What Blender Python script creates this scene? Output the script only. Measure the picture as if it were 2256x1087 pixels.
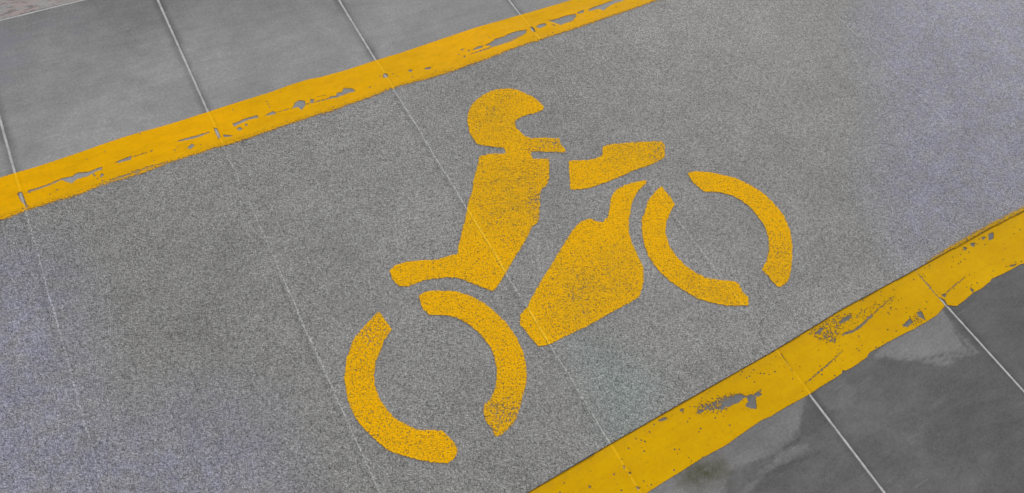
import bpy, math, random
import numpy as np
from mathutils import Matrix
random.seed(4); rng=np.random.default_rng(7)
for o in list(bpy.data.objects): bpy.data.objects.remove(o)
LG=.245; TG=.287; TD=.113
YEL=(242,178,0); LOWC=(226,177,0); LOWD=(210,162,0); SYMC=(246,182,8); DULL=None; LDULL=None
CAM_H=1.8507; CAM_ROT=[[0.867193,0.377023,-0.325314],[-0.487197,0.777523,-0.397615],[0.10303,0.503301,0.857947]]; FPX=1542.32
JX=[-0.5288,0.0491,0.6394,1.2359,1.8408,2.4422]
LY=[1.5905,1.7419,0.206,0.0548,2.4152]
SYM={'helmet':[(8514,14127),(8745,14254),(9031,14357),(9365,14421),(9751,14388),(10035,14288),(10294,14140),(10497,13835),(10665,13590),(10758,13336),(10795,13108),(10781,12968),(10688,12926),(10435,12902),(10151,12938),(9818,12944),(9607,12896),(9522,12833),(9443,12606),(9479,12349),(9545,12120),(9675,12001),(10149,11789),(10559,11578),(10467,11343),(10510,11029),(10401,10989),(10234,11097),(9414,11494),(9374,11493),(8622,11839),(8644,12022),(8166,12319),(7894,12522),(7891,12757),(7876,12999),(7937,13209),(8054,13556),(8252,13874)],
'torso':[(8622,11839),(9374,11493),(9296,11336),(9293,11203),(9781,10978),(9605,10656),(9424,10368),(9230,10126),(8903,10005),(8768,9851),(8576,9530),(8345,9165),(8197,8975),(7955,8919),(7826,8828),(7662,8686),(7502,8572),(7007,8268),(5398,9059),(5532,9288),(5811,9630),(6017,9894),(5876,9749),(6072,9942),(6269,10208),(6487,10486),(6619,10670),(6865,10910),(7075,11246),(7325,11533),(7517,11780),(7720,12045),(7946,12028),(8194,11959),(8519,11798)],
'seat':[(5398,9059),(7007,8268),(6376,7831),(5904,7537),(5768,7475),(5624,7583),(5428,7847),(5204,8125),(5010,8333),(4698,8506),(4471,8580),(4072,8702),(3785,8714),(3594,8717),(3359,8833),(3273,9133),(3332,9439),(3513,9520),(3889,9488),(4311,9338),(4749,9144),(5135,9110)],
'rear_a':[(3716,8318),(3982,8337),(4343,8189),(4769,7947),(5057,7652),(5307,7285),(5473,6872),(5599,6394),(5654,5900),(5598,5414),(5459,4982),(5208,4564),(4900,4241),(4484,3832),(4213,3719),(3887,3638),(3758,3680),(3755,3908),(3722,4128),(3791,4400),(3898,4552),(4147,4632),(4384,4827),(4633,5185),(4779,5551),(4844,5967),(4761,6467),(4626,6825),(4391,7206),(4122,7418),(3742,7620),(3663,7896)],
'rear_b':[(2494,8362),(2232,8231),(1830,8060),(1488,7838),(1156,7455),(883,6950),(739,6398),(717,5900),(786,5513),(930,5093),(1110,4657),(1396,4362),(1719,4047),(2069,3789),(2335,3648),(2535,3662),(2701,3817),(2730,3998),(2664,4206),(2588,4445),(2407,4574),(2055,4749),(1841,5011),(1636,5294),(1544,5621),(1479,6014),(1512,6363),(1645,6719),(1821,7007),(2041,7224),(2285,7491),(2596,7674),(2576,7913),(2546,8131)],
'handlebar':[(10339,10601),(10502,10581),(10753,10452),(11032,10365),(11266,10321),(11492,10323),(11575,10392),(11755,10656),(12003,10638),(12375,10503),(12795,10377),(13254,10189),(13566,10068),(13777,9972),(13783,9814),(13505,9373),(13312,9324),(12937,9291),(12566,9315),(12130,9349),(11666,9335),(11142,9332),(10788,9354),(10371,9387),(10036,9485),(9790,9608),(9987,9955)],
'engine':[(12110,8906),(12330,8820),(12258,8718),(12071,8671),(11835,8598),(11565,8428),(11338,8273),(11103,7997),(10894,7777),(10626,7404),(10508,7060),(10508,7067),(10405,6578),(10305,6099),(10063,5751),(9866,5542),(9604,5345),(9392,5326),(8887,5306),(8342,5286),(7701,5249),(7199,5266),(6694,5265),(6332,5264),(6070,5351),(6012,5633),(5984,5972),(5929,6188),(6093,6437),(6398,6573),(6716,6805),(7140,7092),(7654,7398),(8119,7691),(8508,7927),(8905,8168),(9303,8362),(9541,8409),(9815,8341),(9930,8160),(10077,8074),(10343,8168),(10581,8438),(10794,8694),(11003,8874),(11214,8940),(11594,8962)],
'front_a':[(13812,8464),(14079,8422),(14501,8187),(14840,7921),(15232,7567),(15499,7138),(15694,6702),(15775,6138),(15749,5605),(15543,5050),(15207,4575),(14743,4067),(14324,3723),(14016,3604),(13801,3657),(13756,3840),(13755,4112),(13738,4366),(14130,4590),(14463,4879),(14717,5215),(14891,5599),(14916,6063),(14914,6425),(14813,6747),(14676,7027),(14328,7346),(13902,7565),(13800,7780),(13734,8122)],
'front_b':[(12660,8408),(12298,8302),(11878,8107),(11492,7755),(11329,7657),(11028,7224),(10803,6768),(10683,6327),(10692,5887),(10780,5415),(10973,4950),(11217,4489),(11584,4125),(11925,3867),(12520,3581),(12687,3784),(12651,4013),(12715,4300),(12637,4446),(12240,4685),(11957,4889),(11692,5261),(11561,5597),(11503,6038),(11531,6414),(11672,6799),(11971,7175),(12371,7455),(12639,7626),(12675,7911),(12652,8197)]}
FADE=[[(2537,8458),(2159,8238),(1688,7961),(1490,7726),(2000,7189),(2596,7674)],
[(9475,12112),(10631,11585),(10532,11038),(10405,10941),(9405,11479),(9264,11972)],
[(8572,10139),(8911,10015),(8273,9039),(7883,8950)],
[(13458,10140),(13924,9927),(13511,9327),(12901,9351)],
[(3878,4562),(4617,4441),(4587,3830),(3767,3651)]]
UPW=[[(-5143,16508),(-5073,16574),(-4756,16559),(-4475,16579),(-4139,16625),(-3844,16573),(-3709,16648),(-3397,16554),(-3176,16573),(-2983,16571),(-3020,16466),(-3198,16479),(-3433,16398),(-3762,16415),(-3924,16320),(-4077,16477),(-4152,16563),(-4488,16517),(-4768,16498),(-5077,16493)],
[(-3314,16498),(-3228,16303),(-3289,16297)],
[(-3068,16366),(-3011,16253),(-3113,16180),(-3138,16226)],
[(-2642,16571),(-2486,16605),(-2210,16620),(-2100,16659),(-2160,16525),(-2510,16510)],
[(-2194,16578),(-1729,16549),(-1727,16568),(-2193,16596)],
[(-5371,16615),(-5241,16620),(-5218,16295),(-5203,15962),(-5255,15987),(-5272,16190),(-5319,16212)],
[(-3255,15928),(-2720,15936),(-2325,15959),(-1844,15925),(-1842,15946),(-2323,16011),(-2721,15988),(-3255,15949)],
[(-2418,15980),(-2049,15969),(-1676,15971),(-1235,15940),(-1233,15959),(-1673,16017),(-2047,16015),(-2417,15998)],
[(-2264,16587),(-2140,16636),(-2166,16488),(-2285,16507)],
[(-1870,16559),(-1660,16545),(-1658,16572),(-1868,16586)],
[(-1585,16597),(-1473,16592),(-1542,16523)],
[(-707,16616),(-486,16552),(-72,16524),(279,16559),(281,16593),(-65,16607),(-476,16634),(-702,16648)],
[(-534,16241),(-359,16345),(-282,16254),(-457,16151)],
[(437,16694),(538,16648),(526,16238),(436,16185)],
[(616,16329),(870,16156),(857,16117),(626,16192)],
[(1035,16615),(1247,16635),(1478,16666),(1858,16639),(1875,16526),(1527,16566),(1219,16512),(1032,16482)],
[(1356,16469),(1464,16421),(1388,16320)],
[(1075,16367),(1192,16390),(1271,16297),(1142,16241)],
[(2019,16540),(2195,16559),(2383,16612),(2426,16455),(2195,16480)],
[(2427,16493),(2882,16487),(2884,16504),(2430,16510)],
[(3142,16651),(3295,16710),(3469,16615),(3443,16444),(3374,16367),(3221,16273),(3178,16436),(2994,16465)],
[(2441,16494),(3068,16449),(3072,16470),(2444,16515)],
[(3651,16607),(3786,16547),(3678,16405),(3608,16462)],
[(3432,16447),(4091,16364),(4615,16330),(5171,16330),(5175,16349),(4624,16376),(4100,16410),(3436,16465)],
[(4254,16449),(4479,16405),(4603,16510),(4756,16486),(4854,16623),(5112,16487),(5196,16329),(4894,16358),(4522,16312),(4246,16361)],
[(3914,16597),(4215,16549),(4220,16567),(3918,16616)],
[(5638,16360),(5744,16314),(5681,16266)],
[(6377,16707),(6503,16625),(6426,16454),(6274,16540)],
[(7261,16518),(7374,16449),(7253,16345)],
[(7213,16475),(7390,16449),(7260,16357)],
[(7777,16367),(8043,16307),(7965,16226),(7794,16281)],
[(9359,16673),(9571,16665),(9428,16598)],
[(9603,16548),(9720,16506),(9610,16442)],
[(9326,16339),(9435,16312),(9333,16234)],
[(9789,16489),(10038,16548),(10257,16516),(10130,16425),(9818,16455)],
[(9605,16309),(10031,16285),(10574,16301),(11376,16304),(11883,16405),(11887,16426),(11388,16358),(10588,16354),(10045,16338),(9611,16330)],
[(10295,16500),(10574,16549),(10848,16643),(11191,16625),(11451,16685),(11777,16685),(12166,16590),(12053,16452),(11411,16382),(11016,16309),(10594,16352)],
[(12367,16710),(12473,16578),(12410,16344),(12312,16472)],
[(12554,16574),(12722,16661),(12979,16641),(13025,16520),(12677,16470)],
[(13168,16697),(13638,16654),(13960,16670),(14378,16607),(14330,16495),(14055,16317),(13686,16327),(13516,16302),(13360,16504)],
[(14452,16650),(14804,16677),(14700,16538),(14474,16583)],
[(14952,16608),(15258,16656),(15681,16657),(16222,16680),(16363,16741),(16834,16548),(16571,16506),(16112,16513),(15809,16453),(15509,16343),(15379,16493),(15164,16511),(14966,16527)],
[(13232,16469),(13350,16359),(13235,16348)]]
LOW=[[(7931,1989),(8187,1965),(8229,1880),(7952,1923)],
[(6400,1450),(6434,1368),(6360,1343)],
[(6382,1257),(6505,1168),(6421,1150)],
[(6399,837),(6471,747),(6374,709)],
[(8654,1941),(8765,1925),(8751,1859),(8646,1883)],
[(7253,1703),(7319,1683),(7248,1615)],
[(5288,1436),(5362,1382),(5288,1338),(5260,1381)],
[(6010,1391),(6099,1358),(6040,1318)],
[(9863,1553),(10118,1488),(10361,1551),(10546,1490),(10634,1358),(10325,1313),(10086,1352),(9876,1377),(9676,1364)],
[(10606,1373),(10815,1340),(10861,1206),(10662,928),(10531,996),(10393,1149),(10590,1210)],
[(10815,1292),(10989,1312),(11199,1326),(11044,1284),(11077,1181),(10916,1178)],
[(14743,1852),(15035,1877),(15334,1858),(15153,1763),(14771,1787)],
[(14505,1448),(14633,1509),(14985,1447),(15428,1484),(15960,1583),(15874,1496),(15290,1390),(14918,1377),(14628,1447)],
[(13832,1914),(14089,1957),(14229,1894),(13905,1850)],
[(12433,833),(12994,879),(13579,960),(14226,1085),(14224,1099),(13576,997),(12992,916),(12433,847)],
[(12387,1889),(12351,1290),(12380,1292),(12416,1891)],
[(14143,2544),(14344,2523),(14349,2535),(14148,2557)],
[(21894,1910),(22129,1869),(21934,1687),(21709,1708)],
[(21552,1938),(21757,1850),(21513,1820)],
[(20997,1933),(21199,1874),(21018,1772),(20943,1841)],
[(20623,1953),(20772,1859),(20584,1795)],
[(15512,1448),(16201,1576),(17031,1681),(17032,1694),(16199,1609),(15510,1461)],
[(18508,947),(19105,1013),(19794,1091),(19795,1106),(19107,1050),(18508,961)],
[(18542,1002),(18791,977),(18562,878)],
[(18384,2014),(18367,1480),(18352,632),(18375,634),(18425,1487),(18407,2018)],
[(18394,986),(18498,836),(18419,630),(18339,719)],
[(16510,820),(16952,891),(16930,751),(16645,706)],
[(17274,936),(17489,910),(17365,603),(17260,775)],
[(19600,737),(19717,639),(19552,560)],
[(21542,718),(21881,636),(21759,601),(21556,648)],
[(16620,1479),(16721,1439),(16593,1396)]]
PALE=[[(14899,511),(15606,629),(16440,601),(18192,646),(18103,315),(18022,-87),(18128,-721),(18036,-960),(17507,-867),(16757,-742),(16022,-214),(15269,295)],
[(5902,278),(6774,631),(8070,624),(10131,612),(12343,600),(12067,420),(11654,126),(11303,-186),(10825,-270),(10368,-299),(9512,-141),(8899,-48),(8345,-490),(7718,-702)],
[(8549,-655),(9215,-503),(10467,-351),(11325,-534),(11327,-655),(10487,-658),(9535,-617),(8799,-844)],
[(12594,536),(13565,566),(13708,-40),(13267,-332),(12506,-65)]]
OLIVE=[[(7525,511),(8166,573),(8885,279),(8851,-22),(8548,-148),(7890,34),(7453,324)]]
LSPK=[([(9052,1772),(9395,1830),(10097,1705),(10548,1541),(10131,1312),(9765,1284),(9353,1482),(9005,1514)],0.95),
([(13730,2137),(14887,2101),(15577,1874),(14866,1604),(14128,1291),(13756,1593),(13666,1827),(13606,2047)],0.75),
([(11143,2079),(12483,1830),(12594,1481),(12049,1329),(11010,1721)],0.45),
([(8237,1892),(8370,1979),(8823,1933),(8805,1815)],0.7),
([(14364,1947),(15457,1964),(17186,1783),(17290,1436),(16136,1529),(14766,1467)],0.6),
([(16423,818),(17011,948),(17478,954),(17438,591),(16836,563)],0.7),
([(18078,1242),(18708,1329),(18774,896),(18155,713)],0.5),
([(9310,2064),(10256,1837),(10072,1605),(9246,1745)],0.4)]
PALEW=[0.9,0.85,0.6,0.25]
UP_TOP=[(-5696,17369),(-5312,17374),(-4717,17340),(-4073,17363),(-3467,17392),(-2748,17453),(-2145,17477),(-1583,17463),(-979,17414),(-367,17406),(306,17418),(510,17411),(1070,17439),(1904,17436),(2649,17437),(3308,17505),(3950,17497),(4335,17397),(5311,17342),(6331,17374),(7025,17364),(7283,17350),(8815,17413),(10411,17479),(11822,17414),(12763,17370),(13738,17348),(14541,17322),(14851,17306)]
UP_BOT=[(-5967,15844),(-5791,15828),(-5388,15862),(-5189,15890),(-4853,15854),(-4579,15866),(-4392,15867),(-4041,15808),(-3797,15820),(-3468,15865),(-3216,15894),(-2623,15858),(-1924,15832),(-1197,15898),(-583,15906),(-127,15874),(222,15893),(764,15825),(1414,15833),(1973,15847),(2654,15874),(2926,15857),(3618,15866),(4123,15812),(4827,15870),(5499,15861),(6249,15958),(6940,15930),(7683,15837),(8477,15820),(9420,15842),(10174,15858),(11163,15956),(11986,15960),(13378,15939),(14155,15928),(15230,15961),(16271,15966),(17287,15992),(17914,16017)]
LO_TOP=[(3770,2033),(6408,2067),(8805,2073),(12203,2072),(15086,2147),(18455,2093),(19448,2117),(20279,2156),(22283,2145),(24060,2083)]
LO_BOT=[(6631,552),(6978,561),(7341,564),(7672,560),(8176,574),(8685,563),(9238,534),(9927,579),(10553,610),(10909,569),(11271,571),(11782,557),(12291,534),(12847,551),(13302,548),(13646,559),(13764,624),(13842,568),(14126,549),(14525,568),(14727,578),(14897,653),(15606,636),(16434,601),(16729,571),(17399,558),(17869,565),(18273,661),(18405,683),(18476,630),(18688,489),(19134,516),(19571,569),(19976,550),(20455,590),(20581,639),(21100,589),(21699,560),(21965,563),(22159,507)]
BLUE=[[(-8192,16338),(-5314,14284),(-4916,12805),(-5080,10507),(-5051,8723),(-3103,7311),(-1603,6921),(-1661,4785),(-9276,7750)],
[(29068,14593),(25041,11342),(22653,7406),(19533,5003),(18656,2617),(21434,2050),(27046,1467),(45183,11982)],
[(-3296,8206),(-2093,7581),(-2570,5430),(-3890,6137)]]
GREEN=[[(7093,4905),(6775,2968),(6449,2018),(7140,1930),(8409,2855),(7771,4249)]]
LIGHT=[[(5441,14060),(6805,13439),(6482,11145),(5374,10529),(4793,11940)],
[(6620,5145),(8366,3946),(8489,2077),(6780,1843),(6253,2396)],
[(32668,13173),(27727,10790),(29650,6605),(39376,10526)],  # far right end: sky sheen put into the lane colour
[(3661,15933),(6353,16073),(6316,14522),(4100,14671)],
[(9834,7645),(12992,9324),(11907,3450),(10599,3127)]]
DARK=[[(-4423,14521),(-1,14010),(249,9294),(-1485,7264),(-4459,9353)],
[(9330,9607),(11137,9358),(10305,8365),(8653,8215)],
[(-82,15973),(1484,15863),(1909,10768),(196,10599)]]
DULLZ=[[(7469,12088),(9958,10938),(8676,8952),(7829,8796),(6113,9805)],
[(8614,14614),(10185,14150),(9461,12229),(7871,12528)],
[(7850,7170),(10441,6982),(9696,5397),(7079,5387),(6899,6123)],
[(11948,10877),(14015,9933),(13428,9122),(11448,9830)],
[(14506,5012),(15344,4606),(14086,3395),(13497,4040)],
[(3899,4748),(5084,4569),(4291,3426),(3590,3659)],
[(11220,5339),(12434,4564),(12100,3690),(10750,4703)],
[(10420,12010),(10999,11747),(10380,10743),(9075,11554)]]
SCUFF=[[(15495,-238),(16195,-314),(17010,-522),(17737,-822),(17966,-1014),(18003,-995),(17811,-760),(17066,-453),(16232,-241),(15505,-208)],
[(16153,-502),(17009,-683),(17835,-978),(17853,-959),(17045,-633),(16164,-481)],
[(9132,-530),(10146,-662),(11057,-851),(11455,-889),(11463,-862),(11082,-786),(10166,-596),(9137,-504)],
[(10651,-312),(11047,-384),(11534,-193),(11524,-171),(11039,-326),(10658,-289)],
[(8547,-496),(9562,-600),(10379,-787),(10387,-769),(9575,-554),(8550,-478)],
[(17985,65),(17828,-535),(17966,-1083),(18015,-1074),(17952,-522),(18035,66)]]
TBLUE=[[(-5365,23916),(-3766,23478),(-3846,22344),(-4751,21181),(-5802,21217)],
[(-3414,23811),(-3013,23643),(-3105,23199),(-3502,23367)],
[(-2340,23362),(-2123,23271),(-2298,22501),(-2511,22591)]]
CRACK=[(3770,2033),(6408,2067),(8805,2073),(12194,2061),(15075,2135),(18435,2074),(20196,2061),(22161,2041),(23929,1977)]
BRIDGE=[[(8678,11922),(9408,11586),(9313,11367),(8525,11750)],[(5481,9175),(7158,8360),(6863,8170),(5291,8937)]]

scene=bpy.context.scene
# ---------------- camera
cd=bpy.data.cameras.new('camera'); cam=bpy.data.objects.new('camera',cd); scene.collection.objects.link(cam)
cd.sensor_width=36; cd.lens=36*FPX/2256; cd.clip_start=.05; cd.clip_end=2000
m=Matrix(CAM_ROT).to_4x4(); m.translation=(0,0,CAM_H); cam.matrix_world=m
scene.camera=cam
# ---------------- soft daylight: high thin overcast, sun low over the far right end of the lane
SUN_AZ=math.radians(40)      # direction towards the sun, measured from +x towards +y
SUN_EL=math.radians(38)
w=bpy.data.worlds.new('World'); scene.world=w; w.use_nodes=True
nt=w.node_tree; bg=nt.nodes['Background']; sky=nt.nodes.new('ShaderNodeTexSky'); sky.sky_type='NISHITA'; sky.sun_disc=False
sky.sun_elevation=SUN_EL; sky.sun_rotation=math.pi/2-SUN_AZ; sky.dust_density=4; sky.air_density=1.2
hs=nt.nodes.new('ShaderNodeHueSaturation'); hs.inputs['Saturation'].default_value=.12
nt.links.new(sky.outputs[0],hs.inputs['Color']); nt.links.new(hs.outputs[0],bg.inputs['Color']); bg.inputs['Strength'].default_value=.12
sl=bpy.data.lights.new('sun','SUN'); sl.energy=1.1; sl.angle=math.radians(14); sl.color=(1,.97,.93)
so=bpy.data.objects.new('sun',sl); scene.collection.objects.link(so)
d=Matrix.Rotation(SUN_AZ,3,'Z')@Matrix.Rotation(-SUN_EL,3,'Y')
from mathutils import Vector
so.rotation_euler=(d@Vector((1,0,0))).to_track_quat('Z','Y').to_euler(); so.location=(4,4,5)
vs=scene.view_settings; vs.view_transform='Standard'; vs.look='None'; vs.gamma=1; vs.exposure=EXPO=0.0
scene.render.resolution_x=1024; scene.render.resolution_y=493

# ---------------- helpers
def srgb(r,g,b): return tuple(((c/255+.055)/1.055)**2.4 if c>10 else c/255/12.92 for c in (r,g,b))+(1,)
class N:
    def __init__(s,name):
        s.m=bpy.data.materials.new(name); s.m.use_nodes=True; s.t=s.m.node_tree; s.n=s.t.nodes
        s.b=s.n['Principled BSDF']; s.out=s.n['Material Output']
        s.pos=s.n.new('ShaderNodeNewGeometry').outputs['Position']
        x=s.n.new('ShaderNodeSeparateXYZ'); s.t.links.new(s.pos,x.inputs[0]); s.x,s.y,s.z=x.outputs
    def put(s,sock,v):
        if isinstance(v,bpy.types.NodeSocket): s.t.links.new(v,sock)
        else: sock.default_value=v
    def math(s,op,a,b=0,c=None,clamp=False):
        n=s.n.new('ShaderNodeMath'); n.operation=op; n.use_clamp=clamp; s.put(n.inputs[0],a); s.put(n.inputs[1],b)
        if c is not None: s.put(n.inputs[2],c)
        return n.outputs[0]
    def noise(s,scale,detail=2,rough=.5,vec=None,dist=0):
        n=s.n.new('ShaderNodeTexNoise'); n.inputs['Scale'].default_value=scale; n.inputs['Detail'].default_value=detail
        n.inputs['Roughness'].default_value=rough; n.inputs['Distortion'].default_value=dist
        s.t.links.new(vec or s.pos,n.inputs['Vector']); return n.outputs['Fac']
    def voro(s,scale,feature='F1',out='Distance'):
        n=s.n.new('ShaderNodeTexVoronoi'); n.feature=feature; n.inputs['Scale'].default_value=scale
        s.t.links.new(s.pos,n.inputs['Vector']); return n.outputs[out]
    def scaled(s,sx,sy,rot=0,off=0):
        n=s.n.new('ShaderNodeMapping'); s.t.links.new(s.pos,n.inputs['Vector'])
        n.inputs['Scale'].default_value=(sx,sy,1); n.inputs['Rotation'].default_value=(0,0,rot); n.inputs['Location'].default_value=(off,off*.7,off*.3)
        return n.outputs[0]
    def attr(s,name):
        n=s.n.new('ShaderNodeAttribute'); n.attribute_name=name; return n.outputs['Fac']
    def rmap(s,v,a,b,c=0,d=1,smooth=False):
        n=s.n.new('ShaderNodeMapRange'); n.interpolation_type='SMOOTHSTEP' if smooth else 'LINEAR'
        s.put(n.inputs[0],v)
        for i,k in enumerate((a,b,c,d)): s.put(n.inputs[i+1],k)
        return n.outputs[0]
    def mix(s,f,a,b,mode='MIX'):
        n=s.n.new('ShaderNodeMix'); n.data_type='RGBA'; n.blend_type=mode
        s.put(n.inputs[0],f); s.put(n.inputs[6],a); s.put(n.inputs[7],b); return n.outputs[2]
    def gray(s,v):
        n=s.n.new('ShaderNodeCombineColor'); [s.put(n.inputs[i],v) for i in range(3)]; return n.outputs[0]
    def bump(s,h,strength,dist,prev=None):
        n=s.n.new('ShaderNodeBump'); n.inputs['Strength'].default_value=strength; n.inputs['Distance'].default_value=dist
        s.put(n.inputs['Height'],h)
        if prev is not None: s.t.links.new(prev,n.inputs['Normal'])
        return n.outputs[0]
    def joint(s,xs,width,wob=.003,soft=.5):
        """1 on lines across the lane at the slab joints xs, 0 away from them"""
        xx=s.math('ADD',s.x,s.math('MULTIPLY',s.math('SUBTRACT',s.noise(9,3),.5),wob*2))
        r=None
        for j in xs:
            d=s.math('ABSOLUTE',s.math('SUBTRACT',xx,j))
            r=d if r is None else s.math('MINIMUM',r,d)
        return s.rmap(r,width*soft,width,1,0,True), r
    def done(s,col,rough,normal=None,alpha=None,spec=.3):
        s.put(s.b.inputs['Base Color'],col); s.put(s.b.inputs['Roughness'],rough); s.b.inputs['Specular IOR Level'].default_value=spec
        if normal is not None: s.t.links.new(normal,s.b.inputs['Normal'])
        if alpha is not None:
            tr=s.n.new('ShaderNodeBsdfTransparent'); mx=s.n.new('ShaderNodeMixShader')
            s.put(mx.inputs[0],alpha); s.t.links.new(tr.outputs[0],mx.inputs[1]); s.t.links.new(s.b.outputs[0],mx.inputs[2]); s.t.links.new(mx.outputs[0],s.out.inputs[0])
        return s.m

def sdist(P,poly):
    """signed distance (positive inside) of points P to a closed polygon"""
    A=np.array(poly,float); B=np.roll(A,-1,0); best=np.full(len(P),1e9); ins=np.zeros(len(P),bool)
    for a,b in zip(A,B):
        ab=b-a; L=ab@ab
        if L<1e-14: continue
        t=np.clip(((P-a)@ab)/L,0,1); q=P-a-t[:,None]*ab; best=np.minimum(best,np.einsum('ij,ij->i',q,q))
        c=(a[1]>P[:,1])!=(b[1]>P[:,1])
        with np.errstate(divide='ignore',invalid='ignore'):
            ins^=c&(P[:,0]<(b[0]-a[0])*(P[:,1]-a[1])/(b[1]-a[1])+a[0])
    return np.where(ins,1,-1)*np.sqrt(best)
def near(P,poly,fn,pad,default):
    A=np.array(poly); r=np.full(len(P),default,float)
    k=(P[:,0]>A[:,0].min()-pad)&(P[:,0]<A[:,0].max()+pad)&(P[:,1]>A[:,1].min()-pad)&(P[:,1]<A[:,1].max()+pad)
    if k.any(): r[k]=fn(P[k],A)
    return r
U=lambda poly:[(x*1e-4,y*1e-4) for x,y in poly]
def sheet(name,xs,ys,zfun,mat,attrs,keep=None,parent=None,skirt=0,warp=None):
    xs=np.asarray(xs); ys=np.asarray(ys); X,Y=np.meshgrid(xs,ys,indexing='ij'); P=np.stack([X.ravel(),Y.ravel()],1)
    if warp: P=warp(P)
    Zv=zfun(P) if callable(zfun) else np.full(len(P),zfun)
    vals=attrs(P) if attrs else {}
    nx,ny=len(xs),len(ys); i,j=np.meshgrid(np.arange(nx-1),np.arange(ny-1),indexing='ij'); a=(i*ny+j).ravel()
    F=np.stack([a,a+ny,a+ny+1,a+1],1)
    if keep is not None: F=F[keep(P,vals,F)]
    used=np.unique(F); remap=np.full(len(P),-1); remap[used]=np.arange(len(used))
    V=np.column_stack([P[used],Zv[used]]).tolist(); Fl=remap[F].tolist()
    if skirt:
        from collections import Counter
        cnt={}
        for f in Fl:
            for k in range(4):
                e=(f[k],f[(k+1)%4]); cnt[e]=1
        ed=[e for e in cnt if (e[1],e[0]) not in cnt]; low={}
        for e in ed:
            for v in e:
                if v not in low: low[v]=len(V); V.append([V[v][0],V[v][1],V[v][2]-skirt])
        for a_,b_ in ed: Fl.append([b_,a_,low[a_],low[b_]])
    me=bpy.data.meshes.new(name); me.from_pydata(V,[],Fl); me.update()
    for k,v in vals.items():
        at=me.attributes.new(k,'FLOAT','POINT'); arr=np.zeros(len(V),np.float32); arr[:len(used)]=v[used]; at.data.foreach_set('value',arr)
    me.materials.append(mat); ob=bpy.data.objects.new(name,me); scene.collection.objects.link(ob)
    if parent: ob.parent=parent
    return ob
def tag(o,**k):
    for a,b in k.items(): o[a]=b
    return o

S0,S1=.206,1.587            # the coated lane lies between these two edges
COAT=.0026
# ---------------- materials
YB=srgb(*YEL); DULL=srgb(212,164,36); LDULL=srgb(228,172,0)
def lane_material():
    n=N('grey_grit_coating')
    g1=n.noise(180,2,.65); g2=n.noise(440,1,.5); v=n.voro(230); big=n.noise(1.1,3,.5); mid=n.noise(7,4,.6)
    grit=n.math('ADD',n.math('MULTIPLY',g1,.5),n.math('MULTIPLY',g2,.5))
    pits=n.rmap(grit,.36,.47,1,0,True); tops=n.rmap(grit,.50,.64,0,1,True)  # relief shading put into the colour: grit pits darkened, tops lightened
    base=n.rmap(big,.3,.7,LG*.90,LG*1.08); base=n.math('MULTIPLY',base,n.rmap(mid,.3,.7,.91,1.09))
    base=n.math('MULTIPLY',base,n.math('ADD',1,n.attr('tone')))
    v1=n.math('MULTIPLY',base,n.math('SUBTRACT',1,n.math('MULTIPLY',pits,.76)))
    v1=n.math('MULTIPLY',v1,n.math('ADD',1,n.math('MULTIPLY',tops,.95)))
    ln,dist=n.joint(JX,.0032,.006); brk=n.rmap(n.noise(60,4,.8),.30,.56,.35,1)
    brk=n.math('MULTIPLY',brk,n.attr('joint'))
    lnf=n.math('MULTIPLY',ln,brk); v1=n.math('MULTIPLY',v1,n.math('ADD',1,n.math('MULTIPLY',lnf,.5)))
    ln2,_=n.joint([j-.012 for j in JX],.007); v1=n.math('MULTIPLY',v1,n.math('SUBTRACT',1,n.math('MULTIPLY',n.math('MULTIPLY',ln2,brk),.16)))
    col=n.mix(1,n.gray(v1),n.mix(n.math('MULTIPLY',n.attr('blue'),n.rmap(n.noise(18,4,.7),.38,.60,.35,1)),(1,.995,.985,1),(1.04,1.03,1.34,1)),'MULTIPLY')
    col=n.mix(n.attr('green'),col,n.mix(1,col,(.92,1.08,1.05,1),'MULTIPLY'))
    nb=n.bump(n.math('ADD',n.math('MULTIPLY',grit,1),n.math('MULTIPLY',v,.3)),.75,.0062)
    nb=n.bump(lnf,.4,.003,nb)
    return n.done(col,.62,nb,spec=.35)
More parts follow.
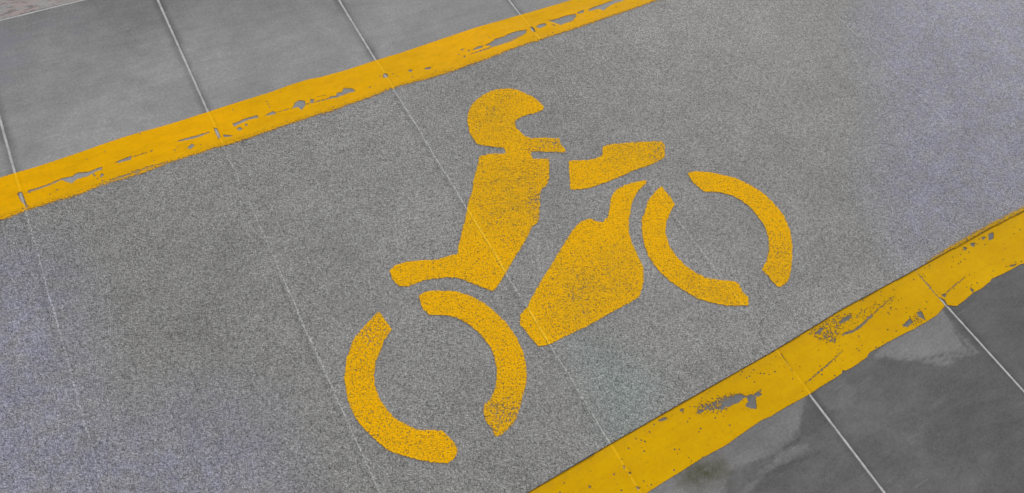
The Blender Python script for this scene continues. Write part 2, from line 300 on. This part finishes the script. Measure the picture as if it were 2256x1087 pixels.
def tile_material(name,base,dark):
    n=N(name); f=n.noise(170,3,.75); m_=n.noise(16,6,.68); big=n.noise(2.3,4,.55,dist=.6)
    st=n.noise(1,5,.65,n.scaled(5,34,.10 if not dark else .15))
    v=n.math('MULTIPLY',base,n.rmap(big,.3,.7,.85,1.15)); v=n.math('MULTIPLY',v,n.rmap(m_,.3,.7,.88,1.12))
    v=n.math('MULTIPLY',v,n.rmap(f,.3,.7,.80,1.20)); v=n.math('MULTIPLY',v,n.rmap(n.noise(90,4,.75),.3,.7,.87,1.13)); v=n.math('MULTIPLY',v,n.rmap(st,.3,.7,.92,1.08))
    v=n.math('MULTIPLY',v,n.math('ADD',1,n.attr('tone')))
    v=n.math('MULTIPLY',v,n.rmap(n.voro(45),.05,.12,.78,1))
    # grime along the mortar joints
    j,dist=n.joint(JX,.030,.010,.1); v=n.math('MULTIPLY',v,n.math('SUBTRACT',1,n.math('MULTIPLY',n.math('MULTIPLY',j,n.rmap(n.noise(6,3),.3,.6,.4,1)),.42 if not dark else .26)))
    ring=n.math('MULTIPLY',n.attr('pale'),n.rmap(n.noise(60,3,.6,n.scaled(1,.4,.3)),.35,.6,.75,1.1))
    brush=n.noise(1,5,.75,n.scaled(14,70,.45,1)); thr=n.rmap(n.math('ADD',ring,n.math('MULTIPLY',n.math('SUBTRACT',brush,.5),1.1)),.22,.75,0,1,True)
    v=n.math('MULTIPLY',v,n.math('ADD',1,n.math('MULTIPLY',n.math('MULTIPLY',thr,n.attr('palew')),.80)))
    col=n.mix(1,n.gray(v),(.985,.995,1.0,1) if not dark else (1,.995,1,1),'MULTIPLY')
    # soft cloudy smears left by washing
    sm=n.noise(1,6,.68,n.scaled(5,9,.45,2),dist=.4); sm2=n.noise(1,6,.72,n.scaled(4,22,.5,5),dist=.3)
    col=n.mix(n.math('MULTIPLY',n.rmap(sm,.45,.70,0,1),.13 if dark else .08),col,(.42,.42,.42,1))
    col=n.mix(n.math('MULTIPLY',n.rmap(sm2,.50,.70,0,1),.16 if dark else .06),col,(.05,.05,.05,1) if dark else (.12,.12,.12,1))
    col=n.mix(n.math('MULTIPLY',n.attr('olive'),n.rmap(n.noise(30,4,.7),.35,.6,.35,1)),col,srgb(76,76,54))
    col=n.mix(n.math('MULTIPLY',n.attr('scuff'),n.rmap(n.noise(50,3,.7),.3,.6,.2,.75)),col,srgb(74,74,74))
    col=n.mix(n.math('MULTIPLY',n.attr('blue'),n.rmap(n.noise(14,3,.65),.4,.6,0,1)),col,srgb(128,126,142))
    scr=n.rmap(n.noise(1,3,.6,n.scaled(9,210,.04)),.66,.72,0,1,True)
    col=n.mix(n.math('MULTIPLY',scr,.25),col,(.45,.45,.44,1))
    nb=n.bump(f,.25,.001); nb=n.bump(m_,.12,.003,nb)
    if not dark:   # the row beyond the thin cross joint is dirtier, with pinkish streaks
        far=n.rmap(n.y,2.412,2.418,0,1); pk=n.noise(1,5,.7,n.scaled(14,50,.1)); col=n.mix(n.math('MULTIPLY',far,n.rmap(pk,.4,.6,0,.8)),col,srgb(168,150,148)); col=n.mix(n.math('MULTIPLY',far,n.rmap(n.noise(1,5,.7,n.scaled(20,60,-.1,3)),.52,.6,0,.7)),col,srgb(104,100,98))
    return n.done(col,n.rmap(m_,.3,.7,.55,.8),nb,spec=.2)
def mortar_material():
    n=N('pale_mortar'); f=n.noise(220,3,.7); m_=n.noise(25,3,.6)
    v=n.math('MULTIPLY',n.rmap(f,.3,.7,.38,.60),n.rmap(m_,.3,.7,.80,1.12)); _,dj=n.joint(JX,.004,.0); dd=n.math('ADD',dj,n.math('MULTIPLY',n.math('SUBTRACT',n.noise(55,4,.75),.5),.007)); v=n.math('MULTIPLY',v,n.math('MAXIMUM',n.rmap(dd,.0022,.0045,1,.42),n.rmap(dj,.008,.010,0,1))); return n.done(n.gray(v),.85,n.bump(f,.5,.002))
def ground_material():
    n=N('concrete_ground'); return n.done(n.gray(n.math('MULTIPLY',n.rmap(n.noise(1.5,6,.6),.3,.7,.16,.22),n.rmap(n.noise(60,3,.6),.3,.7,.85,1.15))),.8,n.bump(n.noise(60,3),.4,.01))
def sealant_material():
    n=N('dark_edge_dirt'); return n.done(n.gray(n.rmap(n.noise(80,3,.6),.3,.7,.05,.12)),.9)
def paint_material(name,col,kind):
    """kind: smooth = thick line paint on slabs; grit = stencil paint soaked into the gritty lane"""
    n=N(name); keep=n.attr('keep'); spk=n.attr('wear')
    g1=n.noise(180,2,.65); g2=n.noise(440,1,.5); v=n.voro(230)
    grit=n.math('ADD',n.math('MULTIPLY',g1,.5),n.math('MULTIPLY',g2,.5))
    big=n.noise(3.2,3,.55); mid=n.noise(18,4,.6)
    Y=n.rmap(n.y,.5,1.2,0,1)
    if kind=='grit':
        edge=n.math('ADD',keep,n.math('MULTIPLY',n.math('SUBTRACT',grit,.5),16))
        edge=n.math('ADD',edge,n.math('MULTIPLY',n.math('SUBTRACT',n.noise(60,2),.5),5))
        a=n.rmap(edge,-.6,.6,0,1)
        # paint is missing from pits; more so where worn
        dl=n.math('MULTIPLY',n.attr('dull'),n.rmap(n.noise(26,5,.7),.35,.62,.25,1)); th=n.math('ADD',n.math('ADD',.372,n.math('MULTIPLY',dl,.045)),n.math('MULTIPLY',spk,.15)); a=n.math('MULTIPLY',a,n.rmap(n.math('ADD',grit,n.math('MULTIPLY',n.math('SUBTRACT',mid,.5),.14)),n.math('SUBTRACT',th,.03),n.math('ADD',th,.03),0,1))
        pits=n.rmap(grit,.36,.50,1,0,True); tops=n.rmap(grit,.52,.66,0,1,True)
        c=n.mix(n.math('MULTIPLY',dl,.7),col,DULL)
        c=n.mix(n.math('MULTIPLY',n.rmap(mid,.45,.7,0,1),.35),c,DULL)
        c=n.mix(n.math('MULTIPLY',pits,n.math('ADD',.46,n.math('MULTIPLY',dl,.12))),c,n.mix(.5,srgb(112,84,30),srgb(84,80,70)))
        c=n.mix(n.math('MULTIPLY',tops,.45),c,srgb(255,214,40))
        jl,_=n.joint([JX[2]],.0045,.004); jw,_=n.joint([JX[2]],.03,.02,.1); c=n.mix(n.math('MULTIPLY',jw,.30),c,srgb(250,190,10)); j3,_=n.joint([JX[3]],.0035,.004); jl=n.math('MAXIMUM',jl,n.math('MULTIPLY',j3,.35)); brk=n.math('MULTIPLY',jl,n.rmap(n.noise(40,3,.7),.34,.5,.45,1))
        c=n.mix(n.math('MULTIPLY',brk,.75),c,srgb(255,206,60)); nb=n.bump(n.math('ADD',grit,n.math('MULTIPLY',v,.3)),.7,.005); nb=n.bump(brk,.6,.003,nb)
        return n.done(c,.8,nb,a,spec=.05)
    rag=n.noise(1,5,.74,n.scaled(130,290)); rag2=n.noise(420,2,.6)
    edge=n.math('ADD',keep,n.math('MULTIPLY',n.math('SUBTRACT',rag,.5),n.math('ADD',7,n.math('MULTIPLY',n.attr('flake'),34)))); edge=n.math('ADD',edge,n.math('MULTIPLY',n.math('SUBTRACT',rag2,.5),4))
    edge=n.math('ADD',edge,n.math('MULTIPLY',n.math('MULTIPLY',n.math('SUBTRACT',grit,.5),60),n.attr('coat')))
    a=n.rmap(edge,-1.3,1.3,0,1)
    pk=n.noise(150,4,.75); th=n.math('SUBTRACT',.80,n.math('MULTIPLY',spk,.36))
    hole=n.rmap(pk,n.math('SUBTRACT',th,.03),n.math('ADD',th,.03),0,1); a=n.math('MULTIPLY',a,n.math('SUBTRACT',1,hole))
    # scattered pinholes
    vv=n.voro(90); vr=n.voro(90,'F1','Color'); sep=n.n.new('ShaderNodeSeparateColor'); n.t.links.new(vr,sep.inputs[0])
    pin=n.math('MULTIPLY',n.rmap(n.math('ADD',vv,n.math('MULTIPLY',n.math('SUBTRACT',rag2,.5),.3)),.14,.28,1,0),n.math('GREATER_THAN',sep.outputs[0],n.math('SUBTRACT',.985,n.math('MULTIPLY',n.attr('pin'),.16)))); a=n.math('MULTIPLY',a,n.math('SUBTRACT',1,pin))
    c=n.mix(n.rmap(big,.35,.65,0,1),col,LDULL); c=n.mix(n.math('MULTIPLY',n.rmap(n.noise(1,6,.72,n.scaled(12,34,.05,4)),.42,.68,0,1),.45),c,srgb(204,150,4)); c=n.mix(n.math('MULTIPLY',n.rmap(n.noise(60,5,.75),.5,.7,0,1),.25),c,srgb(170,130,30))
    c=n.mix(n.math('MULTIPLY',n.rmap(pk,n.math('SUBTRACT',th,.10),th,0,1,True),.55),c,srgb(176,134,20))
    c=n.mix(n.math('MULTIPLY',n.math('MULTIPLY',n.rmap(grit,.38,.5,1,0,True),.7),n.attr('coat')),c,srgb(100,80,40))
    st=n.noise(1,4,.6,n.scaled(6,90,.0)); c=n.mix(n.rmap(st,.55,.75,0,.35),c,srgb(204,150,0))
    c=n.mix(n.math('MULTIPLY',n.attr('dusty'),n.rmap(n.noise(40,4,.7),.35,.65,.3,1)),c,srgb(196,152,24))
    jl,_=n.joint(JX,.0042); c=n.mix(n.math('MULTIPLY',jl,n.rmap(n.noise(24,3,.7),.35,.5,.1,.5,True)),c,srgb(244,190,30))
    gl,_=n.joint([j+.009 for j in JX],.006); c=n.mix(n.math('MULTIPLY',gl,.10),c,srgb(160,118,0))
    nb=n.bump(rag,.15,.0015); nb=n.bump(jl,.25,.002,nb); nb=n.bump(n.math('MULTIPLY',grit,n.attr('coat')),.5,.005,nb)
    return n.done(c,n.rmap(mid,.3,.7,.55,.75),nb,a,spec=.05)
CR=np.array(U(CRACK)); 
def crack(x): return np.interp(x,CR[:,0],CR[:,1])
def field(P,polys,soft,weights=None):
    r=np.zeros(len(P))
    for i,q in enumerate(polys):
        wgt=1 if weights is None else weights[i]
        v=near(P,U(q),lambda p,A:np.clip(sdist(p,A)/soft/2+.5,0,1),soft,0); v=v*v*(3-2*v)
        r=np.maximum(r,v*wgt)
    return r
XE=np.concatenate([[-7,-5,-3.5],np.arange(-2.5,-.62,.05)])   # coarse columns outside the view
XF=np.concatenate([np.arange(3.62,5,.05),[5.5,6.5,8]])

# ---------------- ground, pavements and the coated lane
gm=ground_material()
ground=sheet('ground',np.linspace(-150,150,31),np.linspace(-150,150,31),-.03,gm,None); tag(ground,kind='structure',label='plain grey concrete ground around the paving',category='ground')
joints=[JX[0]-.6*k for k in range(10,0,-1)]+JX+[JX[-1]+.6*k for k in range(1,10)]
GAP=.0098
def slab_sheet(name,rows,mat,attrs,label):
    xs=[];ids=[]
    for k in range(len(joints)-1):
        a,b=joints[k]+GAP/2,joints[k+1]-GAP/2; vis=-1.2<b and a<3.7
        q=np.linspace(a,b,76 if vis else 4); xs.append(q); ids+=[k]*len(q)
    ys=[];jd=[]
    for k,(a,b,n) in enumerate(rows): q=np.linspace(a,b,n); ys.append(q); jd+=[k]*len(q)
    xs=np.concatenate(xs); ys=np.concatenate(ys); ids=np.array(ids); jd=np.array(jd); ny=len(ys)
    tilt={}
    def z(P):
        i,j=np.divmod(np.arange(len(P)),ny); return np.sin(ids[i]*7.3+jd[j]*3.1)*.00015-.00015
    def keep(P,v,F):
        i0,j0=np.divmod(F[:,0],ny); i1,j1=np.divmod(F[:,2],ny); return (ids[i0]==ids[i1])&(jd[j0]==jd[j1])
    o=sheet(name,xs,ys,z,mat,attrs,keep,skirt=.02); tag(o,kind='structure',label=label,category='pavement'); return o
def pale_attrs(P):
    x,y=P[:,0],P[:,1]; t=-.30*np.clip((y-1.95)/.4,0,1)*np.clip(1.2-.3*x,0.4,1)-.10*np.clip(x-.1,0,1)
    t=np.where(y>2.415,.06,t)
    return dict(tone=t,pale=np.zeros(len(P)),palew=np.zeros(len(P)),olive=np.zeros(len(P)),scuff=np.zeros(len(P)),blue=field(P,TBLUE,.03)*.6)
def dark_attrs(P):
    k=(P[:,0]>.2)&(P[:,0]<2.6)
    pale=np.zeros(len(P)); pw=np.zeros(len(P)); ol=np.zeros(len(P))
    pale[k]=field(P[k],PALE,.022); pw[k]=field(P[k],PALE,.05,PALEW)*1.0; pw[k]=np.where(pale[k]>0,np.maximum(pw[k],.25),0)
    for i,q in enumerate(PALE):
        s=near(P,U(q),sdist,.02,-1); pw=np.where(s>-.022,np.maximum(pw if i else 0*pw,PALEW[i]),pw if i else 0*pw)
    ol[k]=field(P[k],OLIVE,.03)
    return dict(tone=np.where(P[:,1]>.062,.42,0.)*np.clip((P[:,1]-.058)/.01,0,1),pale=pale,palew=pw,olive=ol,scuff=field(P,SCUFF,.004),blue=np.zeros(len(P)))
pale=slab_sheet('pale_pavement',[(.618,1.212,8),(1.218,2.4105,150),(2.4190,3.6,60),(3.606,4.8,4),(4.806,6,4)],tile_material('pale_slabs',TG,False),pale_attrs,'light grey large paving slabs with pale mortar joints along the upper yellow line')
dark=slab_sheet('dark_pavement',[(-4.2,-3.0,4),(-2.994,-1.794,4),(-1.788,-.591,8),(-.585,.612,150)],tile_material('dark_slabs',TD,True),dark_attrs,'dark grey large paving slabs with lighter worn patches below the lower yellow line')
mm=mortar_material()
for nm,p,y0,y1 in (('mortar_joints',pale,.615,6),('mortar_joints',dark,-4.2,.6145)):
    o=sheet(nm,np.linspace(-5.9,7.8,60),np.linspace(y0,y1,12),-.0011,mm,None,parent=p); tag(o,kind='structure')
seal=sheet('edge_dirt',np.arange(-6,8,.05),[0,1],.0006,sealant_material(),None,warp=lambda P:np.column_stack([P[:,0],crack(P[:,0])-.0024+P[:,1]*.0028])); tag(seal,kind='structure')
def lane_attrs(P):
    x,y=P[:,0],P[:,1]
    j=np.zeros(len(P)); nearx=lambda c:np.abs(x-c)<.1
    j=np.where(nearx(JX[2]),1,j); j=np.where(nearx(JX[1]),np.clip((1.25-y)/.25,.45,1),j); j=np.where(nearx(JX[0]),np.clip((y-.9)/.3,.5,.9),j)
    j=np.where(nearx(JX[3]),np.where((y>.5)&(y<.72),.8,.3),j); j=np.where(nearx(JX[4]),.1,j); j=np.where(nearx(JX[5]),np.where((y>1)&(y<1.35)|(y<.9)&(y>.6),.6,.15),j)
    tone=field(P,LIGHT,.25)*.10-field(P,DARK,.22)*.07
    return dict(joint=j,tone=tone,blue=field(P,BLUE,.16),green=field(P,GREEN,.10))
def lw(P): lo=crack(P[:,0])+.0004; return np.column_stack([P[:,0],lo+(S1-lo)*P[:,1]])
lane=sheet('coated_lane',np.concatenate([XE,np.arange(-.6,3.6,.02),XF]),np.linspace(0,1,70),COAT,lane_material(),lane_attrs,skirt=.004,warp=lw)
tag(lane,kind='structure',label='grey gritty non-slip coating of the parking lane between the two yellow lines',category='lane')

# ---------------- yellow lines
def jag(x,a,f): return a*(np.sin(x*f)+.6*np.sin(x*f*2.7+1)+.4*np.sin(x*f*6.1+2))
def strip(name,top,bot,wears,spks,mat,label,lower):
    top=np.array(U(top)); bot=np.array(U(bot))
    xl=np.arange(-6,-.5,.04); xr=np.arange(3.7,7.5,.04)
    if not lower: top[:,1]=top[:,1]*.7+top[:,1].mean()*.3
    def ext(c,base,sd):
        c=c[np.argsort(c[:,0])]; L=xl[xl<c[0,0]-.03]; Rr=np.arange(c[-1,0]+.04,7.5,.04)
        return np.vstack([np.column_stack([L,base+jag(L+sd,.002,9)]),c,np.column_stack([Rr,base+jag(Rr+sd,.002,9)])])
    T=ext(top,top[:,1].mean(),0); B=ext(bot,bot[:,1].mean(),3)
    # small scale unevenness of the rolled edge
    poly=[(float(a),float(b)) for a,b in np.vstack([T,B[::-1]])]
    ys=np.arange(.044,.226,.003) if lower else np.arange(1.570,1.762,.003)
    xs=np.concatenate([[-5.9,-5,-4,-3],np.arange(-2.2,-.84,.05),np.arange(-.8,3.7,.004),np.arange(3.75,6.5,.05)])
    def attrs(P):
        x=P[:,0]; fine=(x>-.85)&(x<3.75)
        # evaluate the outline column by column: distance to top and bottom curves
        s=np.minimum(np.interp(x,T[:,0],T[:,1])-P[:,1],P[:,1]-np.interp(x,B[:,0],B[:,1]))
        for q in wears: s=np.minimum(s,-near(P,U(q),sdist,.02,-1))
        sp=np.zeros(len(P))
        for q,wt in spks: sp=np.maximum(sp,near(P,U(q),lambda p,A:np.clip(sdist(p,A)/.03+.6,0,1),.03,0)*wt)
        if lower:
            c=crack(x); sp=np.maximum(sp,.31); pin=np.full(len(P),1.0); dusty=np.clip(1-(c-P[:,1])/.035,0,1)*.8+.25*sp
            coat=np.clip((P[:,1]-c)/.002+.5,0,1); s=np.where(x>1.9,np.minimum(s,np.abs(P[:,1]-c+.001)-.0010),np.minimum(s,c-.0016-P[:,1]))
            s=np.where((P[:,1]>c)&(x<1.9),-.01,s)
        else:
            pin=np.where(P[:,1]<1.66,.35,.05); dusty=np.clip((1.64-P[:,1])/.04,0,1)*.35
            coat=np.clip((1.612-P[:,1])/.016,0,1); sp=np.where(P[:,1]<1.665,.12,0)+0
        fl=np.zeros(len(P))
        for q in wears:
            if sdist(np.array([np.mean(np.array(U(q)),0)]),U(q))[0]>-1: fl=np.maximum(fl,near(P,U(q),lambda p,A:np.clip(sdist(p,A)/.012+.8,0,1)*min(1,np.ptp(np.array(A),0).max()/.12),.015,0))
        if not lower: sp=np.maximum(sp,fl*.5)
        return dict(keep=np.clip(s*1000,-20,20),wear=sp,pin=pin,dusty=dusty,coat=coat,flake=fl*.5)
    def z(P):
        if lower: return np.where(P[:,1]>crack(P[:,0])-.003,COAT+.0014,.0012)
        return .0012+(COAT+.0004)*np.clip((S1+.004-P[:,1])/.004,0,1)
    def keep(P,v,F): return v['keep'][F].max(1)>-12
    o=sheet(name,xs,ys,z,mat,attrs,keep)
    return tag(o,label=label,category='painted line',group='yellow border lines of the parking lane')
DULLU=LDULL
mu=paint_material('yellow_line_paint',YB,'smooth')
LDULL=srgb(*LOWD); ml=paint_material('weathered_yellow_line_paint',srgb(*LOWC),'smooth')
strip('painted_line',UP_TOP,UP_BOT,UPW,[],mu,'bright yellow border line beside the light slabs, peeled along its middle',False)
strip('painted_line',LO_TOP,LO_BOT,LOW,LSPK,ml,'duller yellow border line beside the dark slabs, speckled with chips and scratches',True)

# ---------------- stencilled motorcycle symbol
root=bpy.data.objects.new('motorcycle_symbol',None); scene.collection.objects.link(root); root.location=(1.35,.85,COAT)
tag(root,label='worn yellow stencil of a helmeted rider on a motorcycle painted on the grey lane',category='road marking')
bpy.context.view_layer.update()
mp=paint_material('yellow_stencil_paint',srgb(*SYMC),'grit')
P0={k:U(v) for k,v in SYM.items()}
allp=np.vstack([np.array(v) for v in P0.values()]); lo=allp.min(0)-.02; hi=allp.max(0)+.02
xs=np.arange(lo[0],hi[0],.004); ys=np.arange(lo[1],hi[1],.004)
X,Y=np.meshgrid(xs,ys,indexing='ij'); PP=np.stack([X.ravel(),Y.ravel()],1)
SD={k:near(PP,v,sdist,.02,-1) for k,v in P0.items()}
tot=np.max(np.stack(list(SD.values())),0)
for q in BRIDGE: tot=np.maximum(tot,near(PP,U(q),sdist,.02,-1))
names=list(SD); owner=np.argmax(np.stack([SD[k] for k in names]),0)
fadev=field(PP,FADE,.03); dullv=field(PP,DULLZ,.09)
def symattrs(P): return dict(dull=dullv,keep=np.clip(tot*1000,-20,20),wear=.12+fadev*.30+np.where(PP[:,0]<.95,.10*np.clip((.95-PP[:,0])/.25,0,1),0)*(PP[:,1]<.9))
def part(key,name,parent,label=None):
    ki=names.index(key)
    o=sheet(name,xs,ys,COAT+.0014,mp,symattrs,lambda P,v,F:(owner[F[:,0]]==ki)&(v['keep'][F].max(1)>-3.5))
    o.parent=parent; o.matrix_parent_inverse=Matrix.Translation((-1.35,-.85,-COAT))
    if label: o['label']=label
    return o
part('helmet','helmet',root,'rider\'s round helmet with a notched visor and chin bar')
part('torso','torso',root); part('seat','seat',root); part('handlebar','handlebar',root); part('engine','engine',root,'engine block with the fork rising to the handlebar')
for nm,a,b in (('rear_wheel','rear_a','rear_b'),('front_wheel','front_a','front_b')):
    wv=bpy.data.objects.new(nm,None); scene.collection.objects.link(wv); wv.parent=root
    part(a,'tyre_arc',wv); part(b,'tyre_arc',wv)
